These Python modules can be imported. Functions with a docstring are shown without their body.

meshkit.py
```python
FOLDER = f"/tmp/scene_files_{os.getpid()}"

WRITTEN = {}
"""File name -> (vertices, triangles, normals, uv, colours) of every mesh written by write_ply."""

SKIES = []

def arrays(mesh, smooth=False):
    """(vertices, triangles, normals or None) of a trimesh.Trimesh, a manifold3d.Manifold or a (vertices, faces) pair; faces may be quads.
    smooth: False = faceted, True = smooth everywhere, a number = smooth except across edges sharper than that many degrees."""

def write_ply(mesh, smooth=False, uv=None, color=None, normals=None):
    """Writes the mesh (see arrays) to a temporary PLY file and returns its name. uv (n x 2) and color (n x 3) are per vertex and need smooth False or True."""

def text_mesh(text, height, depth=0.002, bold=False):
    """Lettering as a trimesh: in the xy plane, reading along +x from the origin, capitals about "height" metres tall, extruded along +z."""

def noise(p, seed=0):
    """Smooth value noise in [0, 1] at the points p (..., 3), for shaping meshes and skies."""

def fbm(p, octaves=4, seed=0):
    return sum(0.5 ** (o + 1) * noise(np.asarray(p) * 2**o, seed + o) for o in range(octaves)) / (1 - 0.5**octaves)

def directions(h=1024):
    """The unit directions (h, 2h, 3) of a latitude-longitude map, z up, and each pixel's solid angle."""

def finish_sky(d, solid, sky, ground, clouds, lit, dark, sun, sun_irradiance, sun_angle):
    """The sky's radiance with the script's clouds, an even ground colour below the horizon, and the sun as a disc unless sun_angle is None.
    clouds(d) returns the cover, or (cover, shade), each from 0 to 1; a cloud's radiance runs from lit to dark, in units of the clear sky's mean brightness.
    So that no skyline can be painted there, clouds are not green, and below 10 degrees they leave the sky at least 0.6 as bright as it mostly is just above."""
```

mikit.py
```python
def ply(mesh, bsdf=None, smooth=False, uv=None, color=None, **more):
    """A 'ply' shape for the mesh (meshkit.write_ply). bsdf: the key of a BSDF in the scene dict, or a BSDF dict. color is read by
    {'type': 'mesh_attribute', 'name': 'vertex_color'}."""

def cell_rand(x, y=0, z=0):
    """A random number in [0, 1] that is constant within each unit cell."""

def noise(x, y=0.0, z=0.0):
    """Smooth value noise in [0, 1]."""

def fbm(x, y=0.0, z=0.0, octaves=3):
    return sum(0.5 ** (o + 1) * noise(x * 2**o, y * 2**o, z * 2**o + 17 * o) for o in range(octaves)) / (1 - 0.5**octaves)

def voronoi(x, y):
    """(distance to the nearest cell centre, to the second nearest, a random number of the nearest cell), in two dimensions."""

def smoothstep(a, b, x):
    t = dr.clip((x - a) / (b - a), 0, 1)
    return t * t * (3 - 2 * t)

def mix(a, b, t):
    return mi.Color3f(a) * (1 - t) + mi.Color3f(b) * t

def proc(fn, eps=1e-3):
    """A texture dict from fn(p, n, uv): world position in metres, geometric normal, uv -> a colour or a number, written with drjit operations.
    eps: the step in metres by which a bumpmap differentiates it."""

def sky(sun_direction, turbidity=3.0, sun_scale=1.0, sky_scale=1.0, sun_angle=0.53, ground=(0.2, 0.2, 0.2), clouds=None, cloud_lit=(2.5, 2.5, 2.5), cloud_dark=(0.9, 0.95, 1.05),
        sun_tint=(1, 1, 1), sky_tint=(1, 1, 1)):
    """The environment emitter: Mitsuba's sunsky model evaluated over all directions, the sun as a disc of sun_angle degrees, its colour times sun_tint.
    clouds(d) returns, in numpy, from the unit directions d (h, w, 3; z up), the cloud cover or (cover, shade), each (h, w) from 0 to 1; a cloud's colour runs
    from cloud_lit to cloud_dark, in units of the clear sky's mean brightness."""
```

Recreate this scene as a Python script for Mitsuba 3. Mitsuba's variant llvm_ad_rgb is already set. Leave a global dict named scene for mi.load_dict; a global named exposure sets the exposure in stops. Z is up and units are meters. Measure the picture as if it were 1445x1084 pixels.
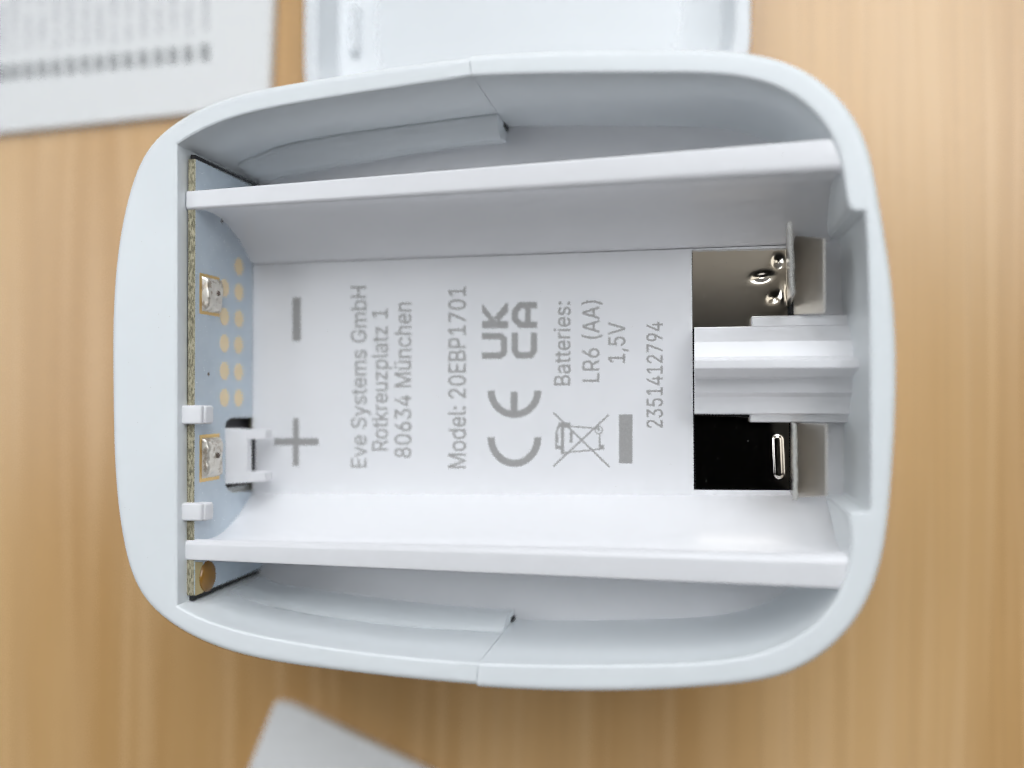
import math
import numpy as np
import trimesh
import manifold3d as m3
import mapbox_earcut
import drjit as dr
import mitsuba as mi
import mikit
import meshkit
from mikit import proc, noise, fbm, smoothstep, mix, cell_rand
from scipy.interpolate import splprep, splev
from shapely.geometry import Polygon, Point, LineString, box as sbox
from shapely.ops import unary_union

scene, labels = {}, {}
T = mi.ScalarTransform4f
rng = np.random.default_rng(7)

# ------------------------------------------------------------------ camera
# Lengths below are in millimetres, z = 0 at the rim of the housing; everything is written out in metres
# with the table at z = 0.
TABLE = -43.0                    # table top, below the rim
F, W, HPX, H = 1250.0, 1445.0, 1084.0, 84.0       # focal length in px of the 1445 px photo; lens height over rim
A = np.array([257.5, 13.0, F]); A /= np.linalg.norm(A)
zw = -A; xw = np.array([1.0, 0, 0]) - A * A[0]; xw /= np.linalg.norm(xw); yw = np.cross(zw, xw)
B = np.array([xw, yw, zw])       # rows: world axes in camera axes (right, down, forward)
OFF = np.array([21.8, -2.3, 0.0])  # the housing's centre becomes the origin
CAM = np.array([0, 0, H]) + OFF


def M(p):                        # mm -> metres over the table
    return (np.asarray(p, float) - [0, 0, TABLE]) * 0.001


fwd, up = B @ np.array([0, 0, 1.0]), B @ np.array([0, -1.0, 0])
cam_o = M(CAM)
scene["camera"] = {
    "type": "thinlens",
    "to_world": T().look_at(origin=cam_o.tolist(), target=(cam_o + fwd).tolist(), up=up.tolist()),
    "fov": math.degrees(2 * math.atan(W / 2 / F)), "fov_axis": "x",
    "aperture_radius": 0.0019, "focus_distance": 0.0935,
    "near_clip": 0.005, "far_clip": 10.0,
}


# ------------------------------------------------------------------ light: unseen soft lights added for effect, and the lit ceiling
def lamp(name, centre, target, w, h, rad, up=(0.01, 0.02, 1)):
    scene[name] = {"type": "rectangle",
                   "to_world": T().look_at(origin=centre, target=target, up=list(up)).scale([w / 2, h / 2, 1]),
                   "bsdf": {"type": "diffuse", "reflectance": {"type": "rgb", "value": 0.3}},
                   "emitter": {"type": "area", "radiance": {"type": "rgb", "value": rad}}}
    labels[name] = {"kind": "structure"}


lamp("added_key_light", [0.10, 0.46, 0.40], [0, 0, 0.05], 0.6, 0.36, [3.3, 3.43, 3.55])  # unseen panel added for window-side light, set close for falloff
lamp("added_soft_light", [0.20, 0.38, 0.74], [0, 0, 0.0], 0.66, 0.36, [5.8, 6.05, 6.3])  # unseen overhead panel added for sheen on rim and table
lamp("added_soft_light_001", [-0.54, 0.10, 0.66], [0, 0, 0], 0.36, 0.5, [2.6, 2.75, 2.88])  # unseen panel added on the left to brighten that rim
lamp("added_soft_light_002", [0.05, -0.62, 0.66], [0, 0, 0], 0.7, 0.3, [1.1, 1.12, 1.16])  # unseen dim fill added for walls facing away from the main light
lamp("ceiling_panel", [0.0, 1.22, 1.32], [0, 1.22, 0.0], 4.0, 2.1, [0.35, 0.34, 0.315], up=(0, 1, 0))
exposure = 0.0


# ------------------------------------------------------------------ geometry helpers
def at(u, v, z):
    """The point at height z that stands where the photo shows (u, v)."""
    w = B @ np.array([u - W / 2, v - HPX / 2, F])
    t = (z - H) / w[2]
    return np.array([w[0] * t, w[1] * t, z]) + OFF


def atx(u, v, X):
    """The point on the upright plane x = X seen at (u, v)."""
    w = B @ np.array([u - W / 2, v - HPX / 2, F])
    t = (X - CAM[0]) / w[0]
    return CAM + w * t


def put(key, mesh, bsdf, smooth=35, label=None, **kw):
    if hasattr(mesh, "to_mesh"):
        mm = mesh.to_mesh()
        mesh = trimesh.Trimesh(mm.vert_properties[:, :3], mm.tri_verts, process=False)
    if isinstance(mesh, (list, tuple)) and not isinstance(mesh[0], np.ndarray):
        mesh = trimesh.util.concatenate([x if isinstance(x, trimesh.Trimesh) else to_tri(x) for x in mesh])
    if isinstance(mesh, (list, tuple)):
        mesh = trimesh.Trimesh(mesh[0], mesh[1], process=False)
    mesh = mesh.copy(); mesh.vertices = M(mesh.vertices)
    k, n = key, 0
    while k in scene:
        n += 1; k = f"{key}_{n:03d}"
    scene[k] = mikit.ply(mesh, bsdf, smooth=smooth)
    if label:
        labels[k] = {"label": label}
    if kw:
        labels.setdefault(k, {}).update(kw)
    return k


def to_tri(m):
    mm = m.to_mesh()
    return trimesh.Trimesh(mm.vert_properties[:, :3], mm.tri_verts, process=False)


def hull(points):
    return to_tri(m3.Manifold.hull_points(np.asarray(points, float)))


def rbox(lo, hi, r=0.2, seg=8):
    """A box with rounded edges."""
    lo, hi = np.minimum(lo, hi).astype(float), np.maximum(lo, hi).astype(float)
    r = min(r, 0.49 * (hi - lo).min())
    s = m3.Manifold.sphere(r, seg)
    return to_tri(m3.Manifold.batch_hull([s.translate([lo[0] + r if a else hi[0] - r, lo[1] + r if b else hi[1] - r, lo[2] + r if c else hi[2] - r])
                                          for a in (0, 1) for b in (0, 1) for c in (0, 1)]))


def rhull(points, r=0.15, seg=8):
    s = m3.Manifold.sphere(r, seg)
    return to_tri(m3.Manifold.batch_hull([s.translate(list(map(float, p))) for p in points]))


def loft(rings, closed_u=True, closed_v=False):
    """rings: (K, N, 3). Quads between neighbouring rings."""
    R = np.asarray(rings); K, N = R.shape[:2]
    f = []
    for k in range(K if closed_v else K - 1):
        k2 = (k + 1) % K
        i = np.arange(N if closed_u else N - 1); j = (i + 1) % N
        f.append(np.stack([k * N + i, k * N + j, k2 * N + j], 1)); f.append(np.stack([k * N + i, k2 * N + j, k2 * N + i], 1))
    t = trimesh.Trimesh(R.reshape(-1, 3), np.vstack(f), process=False)
    return t


def cap(points, normal_axis):
    """A flat polygon of 3-D points, triangulated in the plane that leaves normal_axis out."""
    p = np.asarray(points); keep = [a for a in range(3) if a != normal_axis]
    tri = mapbox_earcut.triangulate_float64(p[:, keep], np.array([len(p)], np.uint32)).reshape(-1, 3)
    return trimesh.Trimesh(p, tri, process=False)


def spline(pts, n, s=0.0, closed=False):
    p = np.asarray(pts, float)
    tck, _ = splprep(p.T, s=s, per=closed, k=3 if len(p) > 3 else 1)
    return np.array(splev(np.linspace(0, 1, n, endpoint=not closed), tck)).T


def extrude(poly, z0, z1):
    out = []
    for g in getattr(poly, "geoms", [poly]):
        m = trimesh.creation.extrude_polygon(g, z1 - z0, engine="earcut"); m.apply_translation([0, 0, z0]); out.append(m)
    return trimesh.util.concatenate(out)


def flip_ok(m):
    trimesh.repair.fix_normals(m)
    return m


# ------------------------------------------------------------------ materials
def principled(color, rough, metallic=0.0, spec=0.5, **kw):
    c = color if isinstance(color, dict) else {"type": "rgb", "value": color}
    return {"type": "twosided", "b": {"type": "principled", "base_color": c, "roughness": rough, "metallic": metallic, "specular": spec, **kw}}


def bump(inner, fn, eps, scale):
    inner = inner["b"] if inner.get("type") == "twosided" else inner
    return {"type": "twosided", "b": {"type": "bumpmap", "tex": proc(fn, eps), "scale": scale, "nested": inner}}


def satin(p, n, uv):           # fine erosion texture of moulded plastic
    return fbm(p.x * 9000, p.y * 9000, p.z * 9000, octaves=2) * 0.000012


def plastic_colour(p, n, uv):
    k = fbm(p.x * 160, p.y * 160, p.z * 160, octaves=3)
    return mix((0.665, 0.695, 0.71), (0.695, 0.725, 0.738), k)


scene["shell_plastic"] = bump(principled(proc(plastic_colour), 0.36), satin, 2e-5, 1.0)
scene["tray_plastic"] = principled({"type": "rgb", "value": (0.68, 0.68, 0.695)}, 0.28)
scene["cover_plastic"] = principled((0.66, 0.685, 0.705), 0.35)


def mask_colour(p, n, uv):     # light blue solder mask, a little uneven, a few specks of dust
    k = fbm(p.y * 900, p.z * 900, 3.0, octaves=3)
    c = mix((0.45, 0.52, 0.585), (0.51, 0.575, 0.63), k)
    speck = smoothstep(0.93, 0.97, noise(p.y * 5200, p.z * 5200, 1.0))
    return mix(c, (0.75, 0.78, 0.8), speck * 0.7)


scene["solder_mask"] = principled(proc(mask_colour), 0.42)


def fibre_colour(p, n, uv):
    k = fbm(p.y * 3200, p.x * 9000, p.z * 3200, octaves=3)
    return mix((0.13, 0.12, 0.075), (0.42, 0.385, 0.27), smoothstep(0.25, 0.75, k))


scene["board_fibre"] = principled(proc(fibre_colour), 0.7)
scene["bare_laminate"] = principled((0.50, 0.40, 0.20), 0.5)
scene["gold_plating"] = principled((0.80, 0.65, 0.42), 0.45, metallic=0.2)
scene["pad_gold"] = principled((0.80, 0.55, 0.22), 0.35, metallic=0.8)
def formed_colour(p, n, uv):
    k = fbm(p.y * 1500 + 3, p.z * 1500, p.x * 1500, octaves=3)
    return mix((0.72, 0.68, 0.61), (0.34, 0.26, 0.18), 0.8 * smoothstep(0.56, 0.74, k))


scene["formed_metal"] = principled(proc(formed_colour), 0.3, metallic=0.6)
scene["dark_solder"] = principled((0.10, 0.07, 0.055), 0.4)
scene["resin"] = principled((0.24, 0.115, 0.015), 0.12, clearcoat=0.6)


def nickel_rough(p, n, uv):
    return 0.12 + 0.05 * fbm(p.x * 9000, p.y * 9000, p.z * 9000, octaves=2)


scene["nickel"] = principled((0.60, 0.55, 0.48), proc(nickel_rough), metallic=1.0)
scene["nickel_smooth"] = principled((0.62, 0.58, 0.53), 0.09, metallic=1.0)
scene["nickel_satin"] = principled((0.56, 0.535, 0.495), 0.45, metallic=0.5)
scene["cut_edge"] = principled((0.56, 0.55, 0.52), 0.5, metallic=0.5)
scene["shade_black"] = principled((0.012, 0.012, 0.013), 0.5)  # near-black that paints the shade inside gaps, slots and openings


def ink_colour(p, n, uv):
    k = noise(p.x * 16000, p.y * 16000, 0.0)
    return mix((0.25, 0.245, 0.24), (0.33, 0.325, 0.32), k)


scene["ink"] = principled(proc(ink_colour), 0.5)
scene["dust_grey"] = principled((0.5, 0.49, 0.46), 0.9)
scene["paper_white"] = principled((0.73, 0.735, 0.735), 0.75, spec=0.25)
scene["paper_edge"] = principled((0.55, 0.52, 0.48), 0.9)
scene["print_black"] = principled((0.10, 0.105, 0.11), 0.8)
scene["print_grey"] = principled((0.42, 0.42, 0.44), 0.8)


def wood_colour(p, n, uv):     # maple laminate: long fine streaks along y
    w = 2.2 * fbm(p.x * 30, p.y * 5, 2.0, octaves=3)
    a = 0.6 * fbm(p.x * 55 + w, p.y * 2.2, 0.0, octaves=3) + 0.4 * fbm(p.x * 170 + 2 * w, p.y * 5.0, 7.0, octaves=3)
    b = fbm(p.x * 620 + w * 3, p.y * 16, 5.0, octaves=3)
    c = smoothstep(0.55, 0.75, noise(p.x * 60 + w, p.y * 1.7, 9.0))
    col = mix((0.475, 0.27, 0.10), (0.60, 0.378, 0.172), smoothstep(0.3, 0.7, a))
    col = mix(col, (0.42, 0.245, 0.095), 0.45 * smoothstep(0.45, 0.75, fbm(p.x * 26 + 4, p.y * 9, 11.0, octaves=2)))
    col = mix(col, (0.44, 0.235, 0.085), 0.35 * c)
    col = mix(col, (0.70, 0.48, 0.27), 0.3 * smoothstep(0.35, 0.8, b))
    pore = smoothstep(0.62, 0.8, noise(p.x * 1500, p.y * 22, 4.0)) * smoothstep(0.35, 0.7, noise(p.x * 60, p.y * 5, 8.0))
    return mix(col, (0.30, 0.16, 0.06), 0.08 * pore)


scene["wood"] = {"type": "twosided", "b": {"type": "principled", "base_color": proc(wood_colour), "roughness": 0.30, "specular": 0.6}}

# ------------------------------------------------------------------ the table
tb = trimesh.creation.box(extents=[900, 700, 20]); tb.apply_translation([0, 0, TABLE - 10])
put("table", tb, "wood", smooth=False, kind="structure", label="pale maple table top with fine straight grain under everything")

# ------------------------------------------------------------------ housing: outlines of the rim
O_PX = [(154, 560), (154, 524), (156, 468), (161, 399), (166, 350), (176, 276), (186, 242), (209, 204), (237, 177.5), (259, 162), (295, 146), (334, 132.5),
        (384, 120.5), (428, 112), (491, 101), (560, 92), (620, 84.5), (664, 79.5), (700, 76), (760, 72.5), (830, 70.5), (885, 70), (940, 71), (1000, 72.2), (1060, 76), (1102, 85.5), (1139, 102),
        (1164, 119.5), (1189, 142.5), (1206, 166.5), (1217, 191), (1226.5, 224), (1237, 277), (1246, 333), (1255, 390), (1261, 450), (1264.5, 500), (1265, 545),
        (1262.5, 609), (1255, 690), (1251, 720), (1245, 768), (1233, 819), (1220.5, 854), (1198, 889), (1172, 914), (1147, 931), (1105, 950.5), (1064, 961.5),
        (1017, 967), (940, 971.5), (850, 973.5), (760, 973), (675, 970), (644, 968), (555, 959), (459, 946), (383, 934), (345, 925), (295, 911), (251, 891.5), (215, 865), (195, 837),
        (178, 794), (169, 756), (166, 728), (161, 671), (156.5, 615)]
I_TOP_L = [(250.7, 205.5), (264, 194), (278, 185), (306, 173.2), (350, 161), (417, 146.5), (500, 132), (555, 124), (631, 112), (664.5, 107.8)]
I_TOP_R = [(664.6, 107.6), (700, 105.8), (760, 104.4), (850, 103), (940, 103.2), (1022, 106), (1060, 111), (1089.5, 121), (1119, 135), (1144, 152), (1164, 174.6), (1176.7, 196), (1184, 222), (1189, 252), (1195, 277), (1200, 294)]
NOTCH = [(1200, 294), (1204, 297.5), (1218, 298), (1221, 301), (1224, 350), (1227, 440), (1228, 560), (1228.3, 650), (1228, 718), (1224, 723), (1200, 724), (1197.5, 727)]
I_BOT_R = [(1197.5, 727), (1197, 787), (1194, 807), (1187, 834), (1172, 859), (1157, 875), (1121, 899), (1069, 924), (1017, 932), (940, 936.5), (850, 938.8), (760, 938), (676, 935.5)]
I_BOT_L = [(676, 935.3), (640, 933.3), (586, 929.5), (491, 917.6), (395, 901.7), (341, 890.5), (295, 878.5), (264.5, 864), (250.7, 853)]


def px(pts, z=0.0):
    return np.array([at(u, v, z)[:2] for u, v in pts])


O_mm = spline(np.vstack([px(O_PX), px(O_PX[:1])]), 720, s=0.7, closed=True)
segs = [spline(px(I_TOP_L), 90, s=0.05), spline(px(I_TOP_R), 130, s=0.08), px(NOTCH), spline(px(I_BOT_R), 130, s=0.08), spline(px(I_BOT_L), 90, s=0.05)]
I_mm = np.vstack(segs)
CEN = at(715, 530, 0)[:2]


def ray_at(curve, ang):
    """Radius from CEN at which a star-shaped curve crosses each angle."""
    d = curve - CEN
    a, r = np.arctan2(d[:, 1], d[:, 0]), np.hypot(d[:, 0], d[:, 1])
    i = np.argsort(a); a, d = a[i], d[i]
    a3, d3 = np.concatenate([a - 2 * np.pi, a, a + 2 * np.pi]), np.vstack([d, d, d])
    j = np.searchsorted(a3, ang, side="right")
    p, q = d3[j - 1], d3[j]
    e = np.stack([np.cos(ang), np.sin(ang)], 1)
    cr = lambda s, t: s[:, 0] * t[:, 1] - s[:, 1] * t[:, 0]
    den = cr(e, q - p)
    t = cr(p, q - p) / np.where(np.abs(den) < 1e-12, 1e-12, den)
    return CEN + e * t[:, None]


def ang_of(u, v):
    d = at(u, v, 0)[:2] - CEN
    return math.atan2(d[1], d[0])


corners = np.array([ang_of(*p) for p in NOTCH + [(250.7, 205.5), (250.7, 853)]])
corners = np.concatenate([corners, corners[-2:] + 1e-3, corners[-2:] - 1e-3])
sT, sB = ang_of(664.5, 94), ang_of(674, 953)     # the seam between the two half shells
span_L = (sT + 0.0006, sB + 2 * np.pi - 0.0006)
span_R = (sB + 0.0006, sT - 0.0006)


def half_shell(lo, hi, grow):
    a = np.concatenate([np.linspace(lo, hi, 420), [c + 2 * np.pi * k for c in corners for k in (-1, 0, 1) if lo < c + 2 * np.pi * k < hi]])
    a = np.unique(a)
    Oo, Ii = ray_at(O_mm, a), ray_at(I_mm, a)
    n = Ii - Oo; n /= np.linalg.norm(n, axis=1, keepdims=True)
    # outward fillets follow the true outline normal
    tg = np.gradient(Oo, axis=0); nn = np.stack([-tg[:, 1], tg[:, 0]], 1); nn /= np.linalg.norm(nn, axis=1, keepdims=True)
    Oo = Oo - nn * grow
    ring = lambda base, v, d, z: np.column_stack([base + v * d, np.full(len(a), z)])
    rings = [ring(Oo, nn, 1.0, -24), ring(Oo, nn, 0.35, -12), ring(Oo, nn, 0.03, -2), ring(Oo, nn, 0.0, -0.85), ring(Oo, nn, 0.08, -0.42), ring(Oo, nn, 0.26, -0.16), ring(Oo, nn, 0.52, -0.04), ring(Oo, nn, 0.85, 0.0),
             ring(Ii, n, -0.34, 0.0), ring(Ii, n, -0.2, -0.03), ring(Ii, n, -0.07, -0.12), ring(Ii, n, 0.0, -0.3), ring(Ii, n, 0.0, -1.2), ring(Ii, n, 0.0, -8), ring(Ii, n, 0.0, -24)]
    m = loft(rings, closed_u=False, closed_v=True)
    prof = np.array([[r[0][0], r[0][1], r[0][2]] for r in rings]); prof2 = np.array([r[-1] for r in rings])
    return flip_ok(trimesh.util.concatenate([m, cap(prof, 0), cap(prof2, 0)]))


S = "motion_sensor"
put(S + "__half_shell", half_shell(*span_L, 0.0), "shell_plastic", smooth=32, label="narrower left half of the white housing with the wide flat rim")
put(S + "__half_shell", half_shell(*span_R, 0.2), "shell_plastic", smooth=32, label="right half of the white housing with the latch notch in its rim")

# flush tongues where the left half hooks under the right one
for pts in (((629, 111.5), (664, 107.2), (664, 86.5), (630, 90)), ((641, 934.6), (676, 936.2), (674, 961.5), (643, 959.5))):
    put(S + "__seam_tongue", extrude(Polygon([at(u, v, 0)[:2] for u, v in pts]).buffer(-0.25).buffer(0.12), -0.4, 0.07), "shell_plastic", smooth=False)

# rounded front below the walls, and the lens dome it stands on (both out of sight from above)
a_all = np.linspace(-np.pi, np.pi, 240, endpoint=False)
Of = ray_at(O_mm, a_all)
fr = []
for d, z in ((1.1, -24), (1.5, -26.5), (3.2, -29.5), (6.5, -31.6), (12, -32.8), (26, -33.2)):
    q = CEN + (Of - CEN) * (1 - d / np.linalg.norm(Of - CEN, axis=1, keepdims=True))
    fr.append(np.column_stack([q, np.full(240, z)]))
fr.append(np.column_stack([np.repeat(CEN[None], 240, 0), np.full(240, -33.2)]))
put(S + "__front_face", loft(fr), "shell_plastic", smooth=40)
th = np.linspace(0, np.pi / 2, 16)
dome = trimesh.creation.revolve(np.column_stack([19 * np.cos(th), -33.0 - 10.0 * np.sin(th)])[::-1], sections=64)
dome.apply_translation([CEN[0], CEN[1], 0])
put(S + "__lens_dome", dome, "cover_plastic", smooth=40)

# ------------------------------------------------------------------ inside: floor of the side wells, ribs, battery cradle
ZF, ZW = -14.3, -17.0
inner_poly = Polygon(I_mm).buffer(0)
put(S + "__well_floor", extrude(inner_poly.buffer(0.3), -19.0, ZW), "tray_plastic", smooth=False)

XP = at(275, 540, -1.8)[0]              # face of the circuit board
XR = at(1190, 540, -0.4)[0]             # end wall of the battery bay
X0, X1 = XP - 0.55, XR + 0.35


def lerp_profile(L, R, n=9):
    L, R = np.asarray(L), np.asarray(R)
    return np.array([np.column_stack([np.full(len(L), x), L + (R - L) * t]) for t in np.linspace(0, 1, n) for x in [0]])


def prism(L, R, xl, xr, n=14):
    """A solid between two closed (y, z) outlines at x = xl and x = xr."""
    L, R = np.asarray(L, float), np.asarray(R, float)
    rings = [np.column_stack([np.full(len(L), xl + (xr - xl) * t), L + (R - L) * t]) for t in np.linspace(0, 1, n)]
    return flip_ok(trimesh.util.concatenate([loft(rings), cap(rings[0], 0), cap(rings[-1], 0)]))


zl, zr = -1.5, -0.35
yt = dict(oL=at(262, 269, zl)[1], iL=at(262, 296, zl)[1], oR=at(1190, 193, zr)[1], iR=at(1190, 241, zr)[1])
yb = dict(oL=at(262, 791, zl)[1], iL=at(262, 762, zl)[1], oR=at(1190, 832, zr)[1], iR=at(1190, 782, zr)[1])
XL = at(262, 540, zl)[0]


top_c = [(303, 299), (314.5, 306), (331, 326), (342, 347), (350.5, 365), (357, 373)]
bot_c = [(314.5, 761), (328, 744), (339.5, 726), (347, 711), (355, 697)]
tl = np.array([atx(u, v, XP)[1:] for u, v in top_c]); bl = np.array([atx(u, v, XP)[1:] for u, v in bot_c])
tl[-1, 1] = bl[-1, 1] = ZF


def rib_section(yo, yi, z, rin, curve, y_rib0, y_floor):
    """Outer face, top, rounded inner edge and the hollow wall that runs down to the bay floor, as one outline."""
    s = np.sign(yo - yi)
    r = 0.3
    o = [(yo, ZW - 0.4), (yo, z - r), (yo - s * 0.1, z - 0.08), (yo - s * r, z)]
    i = [(yi + s * rin, z)] + [(yi + s * rin * (1 - math.sin(t)), z - rin * (1 - math.cos(t))) for t in (0.25, 0.5, 0.75, 1.0, 1.25, math.pi / 2)]
    t = (curve[:, 0] - curve[-1, 0]) / (y_rib0 - curve[-1, 0])
    c = np.column_stack([y_floor + t * (yi - y_floor), curve[:, 1]])
    c = spline(np.vstack([[yi + s * 0.05, z - rin - 0.15], [yi + s * 0.2, -4.2 if z > -1 else -4.6], c]), 26, s=0.12)
    c[-1] = [y_floor, ZF]
    return o + i + [tuple(p) for p in c] + [(y_floor, ZW - 0.4)]


X1 = at(1200, 540, 0)[0] + 0.3
yfT, yfB = at(1110, 345, ZF)[1], at(1110, 698, ZF)[1]
put(S + "__rib", prism(rib_section(yt["oL"], yt["iL"], zl, 0.35, tl, yt["iL"] + 0.3, tl[-1, 0]), rib_section(yt["oR"], yt["iR"], zr, 0.8, tl, yt["iL"] + 0.3, yfT), XL, X1), "tray_plastic", smooth=30, label="upper long rib with the hollow wall of the battery bay")
put(S + "__rib", prism(rib_section(yb["oL"], yb["iL"], zl, 0.55, bl, yb["iL"] - 0.6, bl[-1, 0]), rib_section(yb["oR"], yb["iR"], zr, 1.05, bl, yb["iL"] - 0.6, yfB), XL, X1), "tray_plastic", smooth=30, label="lower long rib with the hollow wall of the battery bay")

# bay floor: a plate with a fine groove along the cradle walls
fl = [(XP + 0.05, tl[-1, 0] - 0.07), (X1 + 1.9, yfT - 0.07), (X1 + 1.9, yfB - 0.3), (XP + 0.05, bl[-1, 0] - 0.3)]
floor_poly = Polygon(fl).union(sbox(X1 - 0.6, at(1218, 725, 0)[1] - 0.3, at(1228, 540, 0)[0] + 0.4, at(1218, 297, 0)[1] + 0.3))
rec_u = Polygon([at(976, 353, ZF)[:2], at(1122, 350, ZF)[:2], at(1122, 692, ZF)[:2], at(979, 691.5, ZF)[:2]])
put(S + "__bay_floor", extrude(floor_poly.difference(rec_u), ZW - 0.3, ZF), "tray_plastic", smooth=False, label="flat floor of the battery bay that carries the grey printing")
put(S + "__contact_recess", extrude(rec_u.buffer(-0.02), ZW - 0.4, ZF - 0.9), "shade_black", smooth=False, label="recess floor under the battery contacts, painted black as shade")  # recess shade is put into the black colour of its floor
# end pocket behind the contacts
pk = [at(1122, 338, ZF)[:2], at(1196, 338, ZF)[:2], at(1196, 706, ZF)[:2], at(1122, 706, ZF)[:2]]

# ------------------------------------------------------------------ side ledges along the left half of the wall
def on_wall(u, v):
    """Where the sight line through (u, v) meets the upright inner face of the wall."""
    lo, hi = -22.0, -0.5
    for _ in range(30):
        z = (lo + hi) / 2
        if inner_poly.contains(Point(at(u, v, z)[:2])):
            hi = z
        else:
            lo = z
    return at(u, v, hi)


LEDGE_ENDS = []


def ledge(back, front, s, zf=-14.0):
    n = 60
    b = np.array([on_wall(u, v) for u, v in back])
    f = np.array([at(u, v, zf) for u, v in front])
    x = np.linspace(XP + 0.02, b[-1, 0] - 0.35, n)
    zb = np.polyval(np.polyfit(b[:, 0], b[:, 2], 1), x)
    yb_, yf_ = np.polyval(np.polyfit(b[:, 0], b[:, 1], 4), x), np.polyval(np.polyfit(f[:, 0], f[:, 1], 3), x)
    yf_ = yb_ - s * np.maximum(s * (yb_ - yf_), 0.06)
    b, f = np.column_stack([x, yb_, zb]), np.column_stack([x, yf_, np.full(n, zf)])
    LEDGE_ENDS.append((x[-1], yb_[-1], s))
    rings = []
    for p, q in zip(b, f):
        out = np.array([0, s, 0.0])
        ring = [p + out * 1.4]
        for t in (0.0, 0.08, 0.11, 0.2, 0.4, 0.6, 0.78, 0.9, 0.97, 1.0):
            m_ = p + (q - p) * t
            m_[2] = p[2] + (q[2] - p[2]) * (0.25 * t + 0.75 * t ** 2.4) - (0.22 if t < 0.1 else 0.0)
            ring.append(m_)
        in_ = (p - q) * [0.18, 0.18, 0]
        ring += [q + [0, 0, -0.25], q + in_ * 0.4 + [0, 0, -0.5], q + in_ + [0, 0, -0.7], q + in_ + [0, 0, ZW - zf - 0.3], p + out * 1.4 + [0, 0, ZW - 0.3 - p[2]]]
        rings.append(np.array(ring))
    return flip_ok(trimesh.util.concatenate([loft(rings), cap(rings[0], 0), cap(rings[-1], 0)]))


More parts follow.
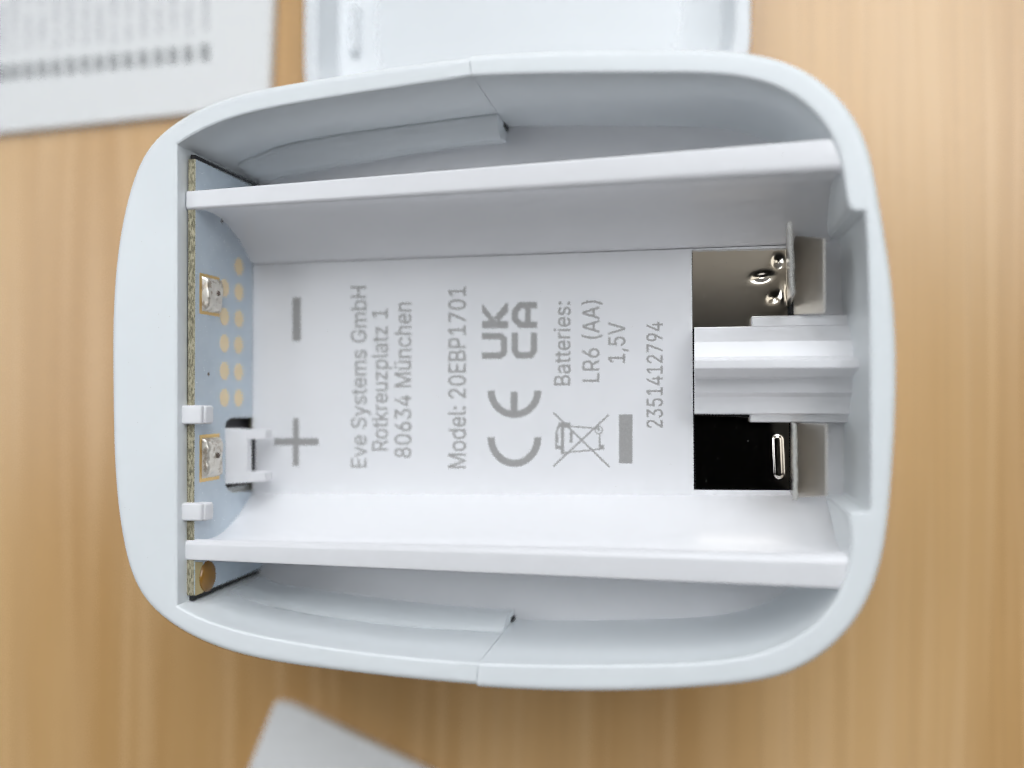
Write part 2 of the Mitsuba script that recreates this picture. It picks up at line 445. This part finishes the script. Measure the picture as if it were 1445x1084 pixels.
put(S + "__side_ledge", ledge([(330, 237), (351, 222), (395.5, 206), (459, 190.5), (555, 174.6), (640, 166), (707, 162)], [(336, 252), (380, 245.5), (427, 239.5), (523, 220), (618, 206), (668, 201), (708, 196.5)], 1), "shell_plastic", smooth=32)
put(S + "__side_ledge", ledge([(322, 836), (340, 845), (395.5, 859), (459, 870), (586, 886), (650, 891), (713, 894.5)], [(326, 826), (360, 828), (437, 838), (523, 850), (618, 859), (668, 863), (714, 865.5)], -1), "shell_plastic", smooth=32)
for (xe, yw, s_) in LEDGE_ENDS:
    put(S + "__slot_shade", rbox([xe - 0.02, yw - s_ * 0.05, ZW - 0.2], [xe + 0.2, yw - s_ * 0.5, -15.3], 0.05), "shade_black", label="tiny black block painted as the shade of a slot at a ledge end")  # solid black block, paints the shade of a slot

# ------------------------------------------------------------------ circuit board on edge
def onboard(u, v):
    p = atx(u, v, XP)
    return p[1], p[2]


yTop, yBot = onboard(275, 221)[0], onboard(275, 843)[0]
hole = Polygon([onboard(u, v) for u, v in ((318, 600), (321, 593), (327, 590), (362, 589), (362, 692), (327, 694.5), (321, 691), (318, 684))])
outline = sbox(yBot + 0.22, ZW - 0.4, yTop - 0.22, -1.8)
brd = outline.difference(hole)


def board_mesh(poly, x0, x1):
    m = extrude(poly, 0, x1 - x0)
    v = m.vertices.copy()
    m.vertices = np.column_stack([x0 + v[:, 2], v[:, 0], v[:, 1]])
    return m


put(S + "__circuit_board", board_mesh(brd, XP - 0.85, XP - 0.02), "board_fibre", smooth=False, label="circuit board on edge with rough fibre rim")
K = S + "__circuit_board"
put(K + "__solder_mask", board_mesh(brd.buffer(-0.03), XP - 0.02, XP), "solder_mask", smooth=False, label="pale blue face of the circuit board")
put(K + "__cavity_shade", board_mesh(hole.buffer(0.3), XP - 1.1, XP - 0.9), "shade_black", smooth=False, label="black slab behind the board cut-out, painted as the shade of the opening")  # black slab paints the depth of the cut-out as shade


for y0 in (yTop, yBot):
    put(K + "__gap_shade", board_mesh(sbox(y0 - 0.4, ZW - 0.4, y0 + 0.4, -2.3), XP - 0.9, XP - 0.4), "shade_black", smooth=False, label="black strip painted as the shade of the gap between board and housing wall")  # black filler strip paints the shadow line beside the board


def disc(y, z, r, x0, x1, n=28, squash=1.0):
    t = np.linspace(0, 2 * np.pi, n, endpoint=False)
    return board_mesh(Polygon(np.column_stack([y + r * np.cos(t), z + r * squash * np.sin(t)])), x0, x1)


for u, v in [(337, 376.5), (337, 412.5), (337, 450), (336.5, 487), (336.5, 525), (336.5, 562)] + [(316.5, 406.5), (316.5, 447), (316.5, 484.5), (316.5, 523.5), (316.5, 561.5)]:
    y, z = onboard(u, v)
    put(K + "__test_pad", [disc(y, z, 1.02, XP, XP + 0.04, squash=0.95)], "gold_plating", smooth=False)
for u, v in ((313, 312.5), (294, 528)):
    y, z = onboard(u, v)
    put(K + "__via", disc(y, z, 0.2, XP, XP + 0.04, 12), "dark_solder", smooth=False)
ly = np.array([onboard(u, v) for u, v in ((275.3, 793), (286, 793), (287, 836), (275.3, 841))])
put(K + "__bare_corner", board_mesh(Polygon(ly), XP, XP + 0.02), "bare_laminate", smooth=False, label="bare yellowish strip at the lower corner of the board")


def terminal(u0, u1, v0, v1, seed):
    y0, z0 = onboard(u0, v0); y1, z1 = onboard(u1, v1)
    ya, yb_, za, zb = max(y0, y1), min(y0, y1), max(z0, z1), min(z0, z1)
    pad = board_mesh(sbox(yb_, zb, ya, za), XP, XP + 0.06)
    k = put(K + "__battery_terminal", pad, "pad_gold", smooth=False, label=None)
    # pressed metal cap: a rounded plate with dents
    ny, nz = 40, 28
    Y, Z = np.meshgrid(np.linspace(-1, 1, ny), np.linspace(-1, 1, nz), indexing="ij")
    hgt = 0.95 * (1 - np.abs(Y) ** 10) ** 0.6 * (1 - np.abs(Z) ** 8) ** 0.6
    nz_ = meshkit.fbm(np.stack([Y * 2.2 + seed, Z * 2.2, Y * 0], -1), 3, seed)
    hgt = hgt * (0.80 + 0.45 * (nz_ - 0.5)) + 0.16 * np.exp(-((Y + 0.1) ** 2 + (Z - 0.15) ** 2) / 0.05) * (hgt > 0)
    for yy, zz in ((0.95, 0.0), (-0.95, 0.0)):
        hgt *= 1 - 0.75 * np.exp(-((Y - yy) ** 2 / 0.03 + (Z - zz - 0.2) ** 2 / 0.12))
    cy, cz, hy, hz = (ya + yb_) / 2, (za + zb) / 2 - 0.1, (ya - yb_) / 2 * 0.86, (za - zb) / 2 * 0.86
    rings = np.stack([XP + 0.05 + np.nan_to_num(hgt), cy + Y * hy, cz + Z * hz], -1)
    put(K + "__terminal_cap", loft(rings, closed_u=False), "formed_metal", smooth=True)
    d = trimesh.creation.icosphere(2, 0.3); d.apply_scale([0.5, 1, 1]); d.apply_translation([XP + 0.92, cy + 0.1 * hy, cz - 0.1 * hz])
    put(K + "__weld_spot", d, "dark_solder", smooth=True)


terminal(281.5, 309, 385, 447, 3)
terminal(281.5, 309, 614, 676, 8)
c = atx(292.5, 813, XP + 0.05)
bl_ = trimesh.creation.icosphere(3, 1.0); vv = bl_.vertices * [0.6, 1.7, 1.5]
vv += 0.10 * (meshkit.noise(vv * 1.3 + 5)[:, None] - 0.5); bl_.vertices = vv + c
put(K + "__resin_drop", bl_, "resin", smooth=True, label="glossy amber drop of resin on the lower corner of the board")

# clip tabs that hold the board
for v0, v1 in ((572, 599), (710, 736)):
    p, q = at(249, v0, -0.9), at(288, v1, -0.9)
    put(S + "__clip_tab", rbox([p[0] - 0.4, q[1], -2.1], [q[0] - 0.3, p[1], -0.85], 0.22), "tray_plastic", smooth=40)
    p2, q2 = at(282, v0, -1.4), at(291, v1, -1.4)
    put(S + "__clip_tab", rbox([p2[0] - 1.0, q2[1] + 0.03, -3.0], [q2[0], p2[1] - 0.03, -1.35], 0.25), "tray_plastic", smooth=40)

# snap hook in the cut-out
h0, h1 = at(318, 604, -8.2), at(318, 683, -8.2)
g0, g1 = at(349, 606, -9.4), at(349, 681, -9.4)
hook = hull([h0, h1, g0, g1, h0 + [-0.8, 0, 0], h1 + [-0.8, 0, 0], [h0[0] - 0.8, g0[1], -13], [h1[0] - 0.8, g1[1], -13], [g0[0] - 0.1, g0[1], -10.6], [g1[0] - 0.1, g1[1], -10.6]])
e0, e1 = at(375, 606, -12.3), at(373, 681, -12.3)


def arm(va, vb, wa, wb):
    a0, a1, b0, b1 = at(347, va, -9.4), at(347, vb, -9.4), at(374.5, wa, -10.4), at(374.5, wb, -10.4)
    return hull([a0, a1, b0, b1] + [p - [0, 0, 1.5] for p in (a0, a1, b0, b1)])


put(S + "__snap_hook", [hook, arm(606, 620, 607, 619), arm(666, 681, 667, 679)], "tray_plastic", smooth=30, label="white snap hook that reaches through the board cut-out")
p, q = at(351, 618, ZF), at(360, 668, ZF)
put(S + "__hook_shade", rbox([p[0] - 0.6, q[1], ZF - 0.3], [q[0], p[1], ZF + 0.03], 0.01), "shade_black", label="black patch painted as the shade between the arms of the snap hook")  # black patch on the floor paints the shade under the hook

# ------------------------------------------------------------------ battery contacts
def sheet(corners, t, n=1):
    """A thin plate: quad corners (3-D) with thickness t along its own normal, edges slightly rounded."""
    return rhull(corners, t / 2, 8)


ZP = ZF + 0.02


def bumps(*spots):
    """Stamped relief: (u, v, length, width, height, degrees) of each pressed dimple."""
    def h(X, Y):
        z = np.zeros_like(X)
        for u, v, a, b, ht, deg in spots:
            c = at(u, v, ZP); t = math.radians(deg)
            dx, dy = X - c[0], Y - c[1]
            p_, q_ = dx * math.cos(t) + dy * math.sin(t), -dx * math.sin(t) + dy * math.cos(t)
            z = z + ht * np.exp(-((p_ / a) ** 2 + (q_ / b) ** 2) ** 1.15)
        return z
    return h


def slot(ua, va, ub, vb, r, wd, ht):
    """A pressed oblong ring round the line from (ua, va) to (ub, vb)."""
    a, b = at(ua, va, ZP), at(ub, vb, ZP)
    def h(X, Y):
        d = np.stack([X, Y], -1) - a[:2]; e = (b - a)[:2]
        t = np.clip((d @ e) / (e @ e), 0, 1)
        dist = np.linalg.norm(d - t[..., None] * e, axis=-1)
        return ht / (1 + np.exp((dist - r) / wd))
    return h


def contact(plate_px, blade_top, blade_bot, back_top, back_bot, zt, zbk, kind, emboss):
    k = S + "__battery_contact" + ("" if kind == 0 else "_001")
    P4 = [at(u, v, ZP - 0.15) for u, v in plate_px]
    n1, n2 = 150, 110
    A_, B_ = np.meshgrid(np.linspace(0, 1, n1), np.linspace(0, 1, n2), indexing="ij")
    G = (P4[0] * (1 - A_)[..., None] + P4[1] * A_[..., None]) * (1 - B_)[..., None] + (P4[3] * (1 - A_)[..., None] + P4[2] * A_[..., None]) * B_[..., None]
    G[..., 2] = ZP + emboss(G[..., 0], G[..., 1])
    low = G.copy(); low[..., 2] -= 0.3
    skirt = np.concatenate([G[:, 0], G[-1, 1:], G[-2::-1, -1], G[0, -2:0:-1]])
    put(S + "__battery_contact", loft(G, closed_u=False), "nickel" if kind == 0 else "nickel_smooth", smooth=True,
        label="nickel contact plate, brownish grey, upper of the two" if kind == 0 else "nickel contact plate reflecting black, lower of the two")
    put(k + "__plate_rim", loft([skirt - [0, 0, 0.01], skirt - [0, 0, 0.5]]), "cut_edge", smooth=30)
    ia, ib = ((0, 1), (3, 2))[kind]
    e0_, e1_ = P4[ia] + [0.1, 0, 0.02], P4[ib] + [-0.2, 0, 0.02]
    nn_ = np.linspace(0, 1, 50)[:, None]; ln_ = e0_ + (e1_ - e0_) * nn_; jg = rng.normal(0, 0.018, (50, 3)) * [0, 1, 1]
    if kind == 0:
        put(k + "__plate_edge", [rhull([ln_[i] + jg[i], ln_[i + 1] + jg[i + 1]], 0.16, 6) for i in range(49)], "cut_edge", smooth=40, label="bright sheared edge of the contact plate")
    bt, bb = [at(u, v, z) for (u, v), z in zip(blade_top, zt)], [at(u, v, ZF + 0.3) for u, v in blade_bot]
    put(k + "__spring_blade", rhull([*bt, *bb], 0.2, 10), "nickel", smooth=30)
    # bright sheared edge along the blade's top
    e = np.linspace(0, 1, 30)[:, None]
    line = bt[0] + (bt[1] - bt[0]) * e
    jag = rng.normal(0, 0.035, (30, 3)) * [1, 0, 0.6]
    edge = [rhull([line[i] + [0, 0, 0.12] + jag[i], line[i + 1] + [0, 0, 0.12] + jag[i + 1]], 0.2, 6) for i in range(29)]
    put(k + "__sheared_edge", edge, "cut_edge", smooth=40, label="bright sheared top edge of the spring blade")
    kt, kb = [at(u, v, zbk) for u, v in back_top], [at(u, v, ZF + 0.4) for u, v in back_bot]
    # gently bowed back leaf
    rows = []
    for t in np.linspace(0, 1, 12):
        bow = math.sin(t * math.pi) * 0.22
        rows.append([kt[0] + (kb[0] - kt[0]) * t + [bow, 0, 0], kt[1] + (kb[1] - kt[1]) * t + [bow, 0, 0]])
    leaf = trimesh.util.concatenate([rhull([*rows[i], *rows[i + 1]], 0.1, 6) for i in range(11)])
    put(k + "__back_leaf", leaf, "nickel_satin", smooth=30)
    return k


k0 = contact([(977, 355), (1111, 352), (1111, 461), (977, 464)], [(1114, 317), (1118, 416)], [(1111.5, 330), (1113.5, 430)], [(1163, 338), (1163, 441)], [(1121, 334), (1121, 443)], (-1.8, -3.2), -4.0, 0, bumps((1075, 391, 0.85, 0.42, -0.2, 8), (1098, 369, 0.45, 0.55, -0.2, 0), (1092, 420, 0.6, 0.45, -0.15, 25), (1105, 414, 0.3, 0.8, 0.1, 0)))
k1 = contact([(980, 586), (1113, 592), (1114, 690), (982, 689)], [(1121, 600), (1123, 703)], [(1117.5, 598), (1118, 694)], [(1166, 600), (1166, 699)], [(1122, 598), (1122, 701)], (-5.0, -5.0), -4.0, 1, slot(1097, 621, 1099, 668, 0.44, 0.07, 0.13))


# ------------------------------------------------------------------ divider block between the two contacts
def yv(v, z, u=1060):
    return at(u, v, z)[1]


def block(u0, u1, pts, closed_bottom=ZW - 0.2):
    """pts: (v, z) of its section; u0, u1 at the section's heights. Fillets come from the section."""
    xa, xb = at(u0, 540, -9.5)[0], at(1228, 540, 0)[0] + 0.4
    sec = [(yv(v, z), z) for v, z in pts]
    sec = [(sec[0][0], closed_bottom)] + sec + [(sec[-1][0], closed_bottom)]
    return prism(sec, sec, xa, xb, 3)


sec = [(460.5, -11.0), (461.5, -10.6), (468, -10.35), (477, -9.7), (480, -9.2), (482, -9.0), (503, -8.6), (505, -8.4), (506.5, -7.6), (506.5, -5.6), (507.5, -5.25), (509, -5.15), (519, -5.15), (520.5, -5.25), (521.5, -5.6), (530, -8.3), (532, -8.7), (535, -8.9),
       (554, -9.1), (557, -9.4), (560, -9.8), (570, -10.4), (583, -10.7), (585, -11.1)]
xa = at(980, 540, -9)[0]
put(S + "__divider_block", block(980, 1190, sec), "tray_plastic", smooth=22, label="stepped white divider with a ridge between the two contacts")
put(S + "__divider_wing", block(1064, 1192, [(446, -12.2), (447, -11.9), (452, -11.75), (461, -11.7), (470, -11.65)]), "tray_plastic", smooth=25)
put(S + "__divider_wing", block(1062, 1192, [(575, -11.2), (584, -11.25), (586, -11.5), (592, -11.9), (594.5, -12.0), (596, -12.4)]), "tray_plastic", smooth=25)


# ------------------------------------------------------------------ printing on the bay floor
def decal(poly_px, z0, t=0.02):
    m = extrude(poly_px, 0, 1.0)
    v = m.vertices
    m.vertices = np.array([at(x, y, z0)[:2].tolist() + [z0 + (0.004 + t * k)] for x, y, k in v])
    return flip_ok(m)


def text(txt, base_u, cap_u, v_start, v_end, thin=0.0):
    """One line that reads upwards: baseline at base_u, capitals up to cap_u, from v_start (bottom) to v_end (top)."""
    g = meshkit.text_mesh(txt, 1.0, 1.0)
    flat = g.triangles[(g.face_normals[:, 2] > 0.9)][:, :, :2]
    m = extrude(unary_union([Polygon(t) for t in flat]).buffer(0.014, join_style=1).simplify(0.003), 0, 1.0)
    v = m.vertices; lo, hi = v.min(0), v.max(0)
    x = (v[:, 0] - lo[0]) / (hi[0] - lo[0])
    u = base_u + (cap_u - base_u) * v[:, 1]
    w = v_start + (v_end - v_start) * x
    m.vertices = np.array([at(a, b, ZF)[:2].tolist() + [ZF + 0.004 + 0.02 * k] for a, b, k in zip(u, w, v[:, 2])])
    return flip_ok(m)


PT = S + "__printed_text"
put(PT, text("Eve Systems GmbH", 517, 495.5, 660, 404), "ink", smooth=False, label="printed name line, first of the address lines")
put(PT, text("Rotkreuzplatz 1", 547, 525, 636, 436), "ink", smooth=False, label="printed street line, second of the address lines")
put(PT, text("80634 M\u00fcnchen", 580, 557, 646, 427), "ink", smooth=False, label="printed postcode and city line, third of the address lines")
put(PT, text("Model: 20EBP1701", 657, 633, 661, 405), "ink", smooth=False, label="printed line with the model number")
put(PT, text("Batteries:", 804.5, 782, 544, 426), "ink", smooth=False, label="printed line reading Batteries:")
put(PT, text("LR6 (AA)", 845.5, 822, 539, 424), "ink", smooth=False, label="printed line reading LR6 (AA)")
put(PT, text("1,5V", 882, 858.5, 512, 455), "ink", smooth=False, label="printed line reading 1,5V")
put(PT, text("2351412794", 935, 912.5, 604, 454.5), "ink", smooth=False, label="printed serial number 2351412794")

rect = lambda u0, v0, u1, v1: sbox(min(u0, u1), min(v0, v1), max(u0, u1), max(v0, v1))
PM = S + "__printed_mark"
put(PM, decal(rect(412.8, 420, 424.6, 481.5), ZF), "ink", smooth=False, label="printed minus sign")
put(PM, decal(unary_union([rect(387, 618.3, 449.3, 628.5), rect(413.5, 590.5, 421.7, 657.5)]), ZF), "ink", smooth=False, label="printed plus sign")
put(PM, decal(rect(873.5, 585, 892.5, 654), ZF), "ink", smooth=False, label="printed bar beside the crossed-out bin")


def arc(cu, cv, ru, rv, a0, a1, w, n=40):
    t = np.radians(np.linspace(a0, a1, n))
    o = np.column_stack([cu + (ru) * np.cos(t), cv + (rv) * np.sin(t)]); i = np.column_stack([cu + (ru - w) * np.cos(t), cv + (rv - w) * np.sin(t)])
    return Polygon(np.vstack([o, i[::-1]])).buffer(0)


# conformity letters C and E: open towards the top of the picture
cC = unary_union([arc(726, 617, 38, 42, 0, 180, 10)])
eE = unary_union([arc(726, 551.5, 38, 38.5, 0, 180, 10), rect(720.5, 553, 730.5, 588)])
put(PM, decal(cC, ZF), "ink", smooth=False, label="printed letter C of the conformity mark")
put(PM, decal(eE, ZF), "ink", smooth=False, label="printed letter E of the conformity mark")


def stroke(pts, w):
    return LineString(pts).buffer(w / 2, cap_style=2, join_style=1)


# bold block letters UK over CA, reading upwards
U_ = stroke([(680, 502), (706, 502), (711, 498), (711.5, 489), (711, 479), (706, 474.5), (680, 474.5)], 9)
K_ = unary_union([rect(680.5, 453, 717, 463.5), Polygon([(701, 454), (692, 454), (680.5, 441), (680.5, 428.5)]), Polygon([(697, 448), (703, 455), (717, 440), (717, 428), (714, 428)])])
C_ = stroke([(757.5, 474), (757.5, 474)], 0.1).union(stroke([(726.5, 469.5), (726.5, 495), (731, 501.5), (749, 501.5), (753.5, 495), (753.5, 469.5)], 9))
A_ = unary_union([stroke([(758, 458.5), (734, 458.5), (726.5, 450), (726.5, 440), (734, 430.8), (758, 430.8)], 9), rect(741, 432, 749, 457)])
put(PM, decal(unary_union([U_, K_]), ZF), "ink", smooth=False, label="printed bold letters UK")
put(PM, decal(unary_union([C_, A_]), ZF), "ink", smooth=False, label="printed bold letters CA")
# crossed-out wheeled bin, lying on its side (lid to the left)
bin_ = unary_union([
    stroke([(781, 582.5), (860, 659)], 2.6), stroke([(859, 585.5), (781, 658)], 2.6),
    rect(791.5, 596, 796, 641), stroke([(788, 604), (784.5, 612), (784.5, 626), (787, 633)], 2.4), rect(788.5, 596.5, 805, 603.5), rect(783.5, 612, 788, 625),
    stroke([(789, 600), (786, 605)], 2.4), rect(784, 629, 792, 634),
    stroke([(796, 601), (846, 605)], 2.2), stroke([(796, 639), (846, 634)], 2.2), stroke([(846, 612), (846.5, 630)], 2.2),
    Point(845, 607).buffer(6).difference(Point(845, 607).buffer(4.3)), Point(845, 607).buffer(1.8), rect(845, 628, 852.5, 634.5), rect(804, 609, 808, 625)])
put(PM, decal(bin_, ZF), "ink", smooth=False, label="printed crossed-out wheeled bin")

labels[S] = {"label": "open white motion sensor housing lying face down with empty battery bay", "category": "motion sensor"}

# ------------------------------------------------------------------ battery cover lying behind the housing
ZC = -35.5
L_, R_ = at(428, 0, ZC)[0], at(1060, 0, ZC)[0]
yb0 = at(740, 205, ZC)[1]
cw, ch = R_ - L_, 79.0


def rr(x0, y0, x1, y1, r):
    return sbox(x0 + r, y0 + r, x1 - r, y1 - r).buffer(r, quad_segs=12)


def ring_of(poly, n=200):
    d = np.linspace(0, poly.exterior.length, n, endpoint=False)
    return np.array([poly.exterior.interpolate(x).coords[0] for x in d])


cy0, cy1 = yb0, yb0 + ch
base = rr(L_, cy0, R_, cy1, 13)
cc = np.array([(L_ + R_) / 2, (cy0 + cy1) / 2])
o = ring_of(base)
nrm = lambda q: (cc - q) / np.linalg.norm(cc - q, axis=1, keepdims=True)


def inset(q, d):
    c2 = (q - cc); s = np.array([(cw / 2 - d) / (cw / 2), (ch / 2 - d) / (ch / 2)])
    return cc + c2 * s


cr = [(4.0, -42.95), (1.2, -41.5), (0.2, -38.5), (0.0, ZC - 0.5), (0.15, ZC - 0.12), (0.5, ZC), (1.7, ZC), (2.05, ZC - 0.12), (2.2, ZC - 0.5), (2.6, -38), (3.6, -40.2), (6.6, -41.3), (9.0, -41.5)]
rings = [np.column_stack([inset(o, d), np.full(len(o), z)]) for d, z in cr]
tray = flip_ok(trimesh.util.concatenate([loft(rings), cap(rings[-1], 2), cap(rings[0], 2)]))
put("battery_cover__tray", tray, "cover_plastic", smooth=40)
for u0, u1, v0, v1, z0, z1 in ((493, 504, 5, 72, -41.6, -39.6), (470, 474, -60, 90, -41.6, -40.2)):
    p, q = at(u0, v0, z1), at(u1, v1, z1)
    put("battery_cover__inner_rib", rbox([p[0], q[1], z0], [q[0], p[1], z1], 0.3), "cover_plastic", smooth=40)
labels["battery_cover"] = {"label": "white battery cover lying hollow side up behind the sensor housing", "category": "battery cover"}

# ------------------------------------------------------------------ printed booklet, upper left
ZB = TABLE + 1.3
bk = [at(384, -8, ZB), at(377, 150, ZB), at(300, 156, ZB), at(0, 187, ZB), at(-260, 212, ZB), at(-260, -420, ZB), at(402, -420, ZB)]
pg = Polygon([p[:2] for p in bk])
from shapely import affinity
for i, (dx, dy, s, mat) in enumerate(((0.35, -0.25, 1.0, "paper_edge"), (0.2, -0.1, 1.0, "paper_white"), (0.45, 0.05, 1.0, "paper_edge"), (0.0, 0.0, 1.0, "paper_white"))):
    m = extrude(affinity.translate(pg, dx, dy), TABLE + 0.05 + i * 0.32, TABLE + 0.05 + i * 0.32 + (0.26 if i < 3 else 0.29))
    put("booklet__page", m, mat, smooth=False)
ZT = TABLE + 0.05 + 3 * 0.32 + 0.29
xs = [-18, 3, 20.5, 40, 59.5, 79.5, 100, 120.5, 140.5, 160.5, 181, 202.5, 224, 244.5, 266, 289.5]
g_small, g_bold = [], []
for i, u in enumerate(xs):
    end = 77.5 - (u - 3) * 0.103
    v = end - rng.uniform(0, 6)
    while v > -60:
        ln = rng.uniform(2.0, 4.2)
        if rng.random() > 0.13:
            g_small.append(rect(u - 4.2 + rng.uniform(0, 2.2), v - ln, u + 4.2, v))
        v -= ln + 1.5
    b = 105 - (u - 3) * 0.101
    for k in (-8.8, 3.2):
        q = rect(u - 6.2, b + k - 3.6, u + 6.2, b + k + 5.4)
        g_bold.append(q.difference(rect(u - 2.0, b + k + 0.0, u + (6 if k < 0 else 2.2), b + k + 1.6)))
put("booklet__printed_text", decal(unary_union(g_small), ZT, 0.03), "print_grey", smooth=False, kind="stuff", label="rows of small grey print running away from the bold marks")
put("booklet__printed_heading", decal(unary_union(g_bold), ZT, 0.03), "print_black", smooth=False, label="row of bold dark marks along the lower margin")
labels["booklet"] = {"label": "white printed booklet on the table at the upper left", "category": "booklet"}

# ------------------------------------------------------------------ loose leaflet, bottom left
ZL = TABLE + 1.6
lf = Polygon([at(u, v, ZL)[:2] for u, v in ((388, 990), (415, 997), (650, 1112), (900, 1240), (760, 1500), (200, 1420), (345, 1100))])
put("leaflet", extrude(lf.buffer(-0.6).buffer(0.6), TABLE + 0.05, ZL), "paper_white", smooth=False, label="folded white leaflet on the table below the sensor housing", category="leaflet")

# ------------------------------------------------------------------ a little dust, as on the real part
flakes = []
for (u0, u1, v0, v1, z, n) in ((985, 1105, 598, 685, ZF + 0.06, 13), (985, 1060, 362, 440, ZF + 0.06, 16), (400, 960, 385, 690, ZF + 0.03, 40), (175, 240, 260, 800, 0.02, 16), (420, 1150, 205, 250, -0.2, 8)):
    for _ in range(n):
        p = at(rng.uniform(u0, u1), rng.uniform(v0, v1), z)
        r = rng.uniform(0.015, 0.038)
        f_ = trimesh.creation.icosphere(0, r); f_.apply_scale([1 + 1.5 * rng.random() ** 3, 1, 0.6]); f_.apply_transform(trimesh.transformations.rotation_matrix(rng.uniform(0, 6.28), [0, 0, 1])); f_.apply_translation(p)
        flakes.append(f_)
put(S + "__dust", flakes, "dust_grey", smooth=False, kind="stuff", label="fine dust specks on the contacts and the bay floor")
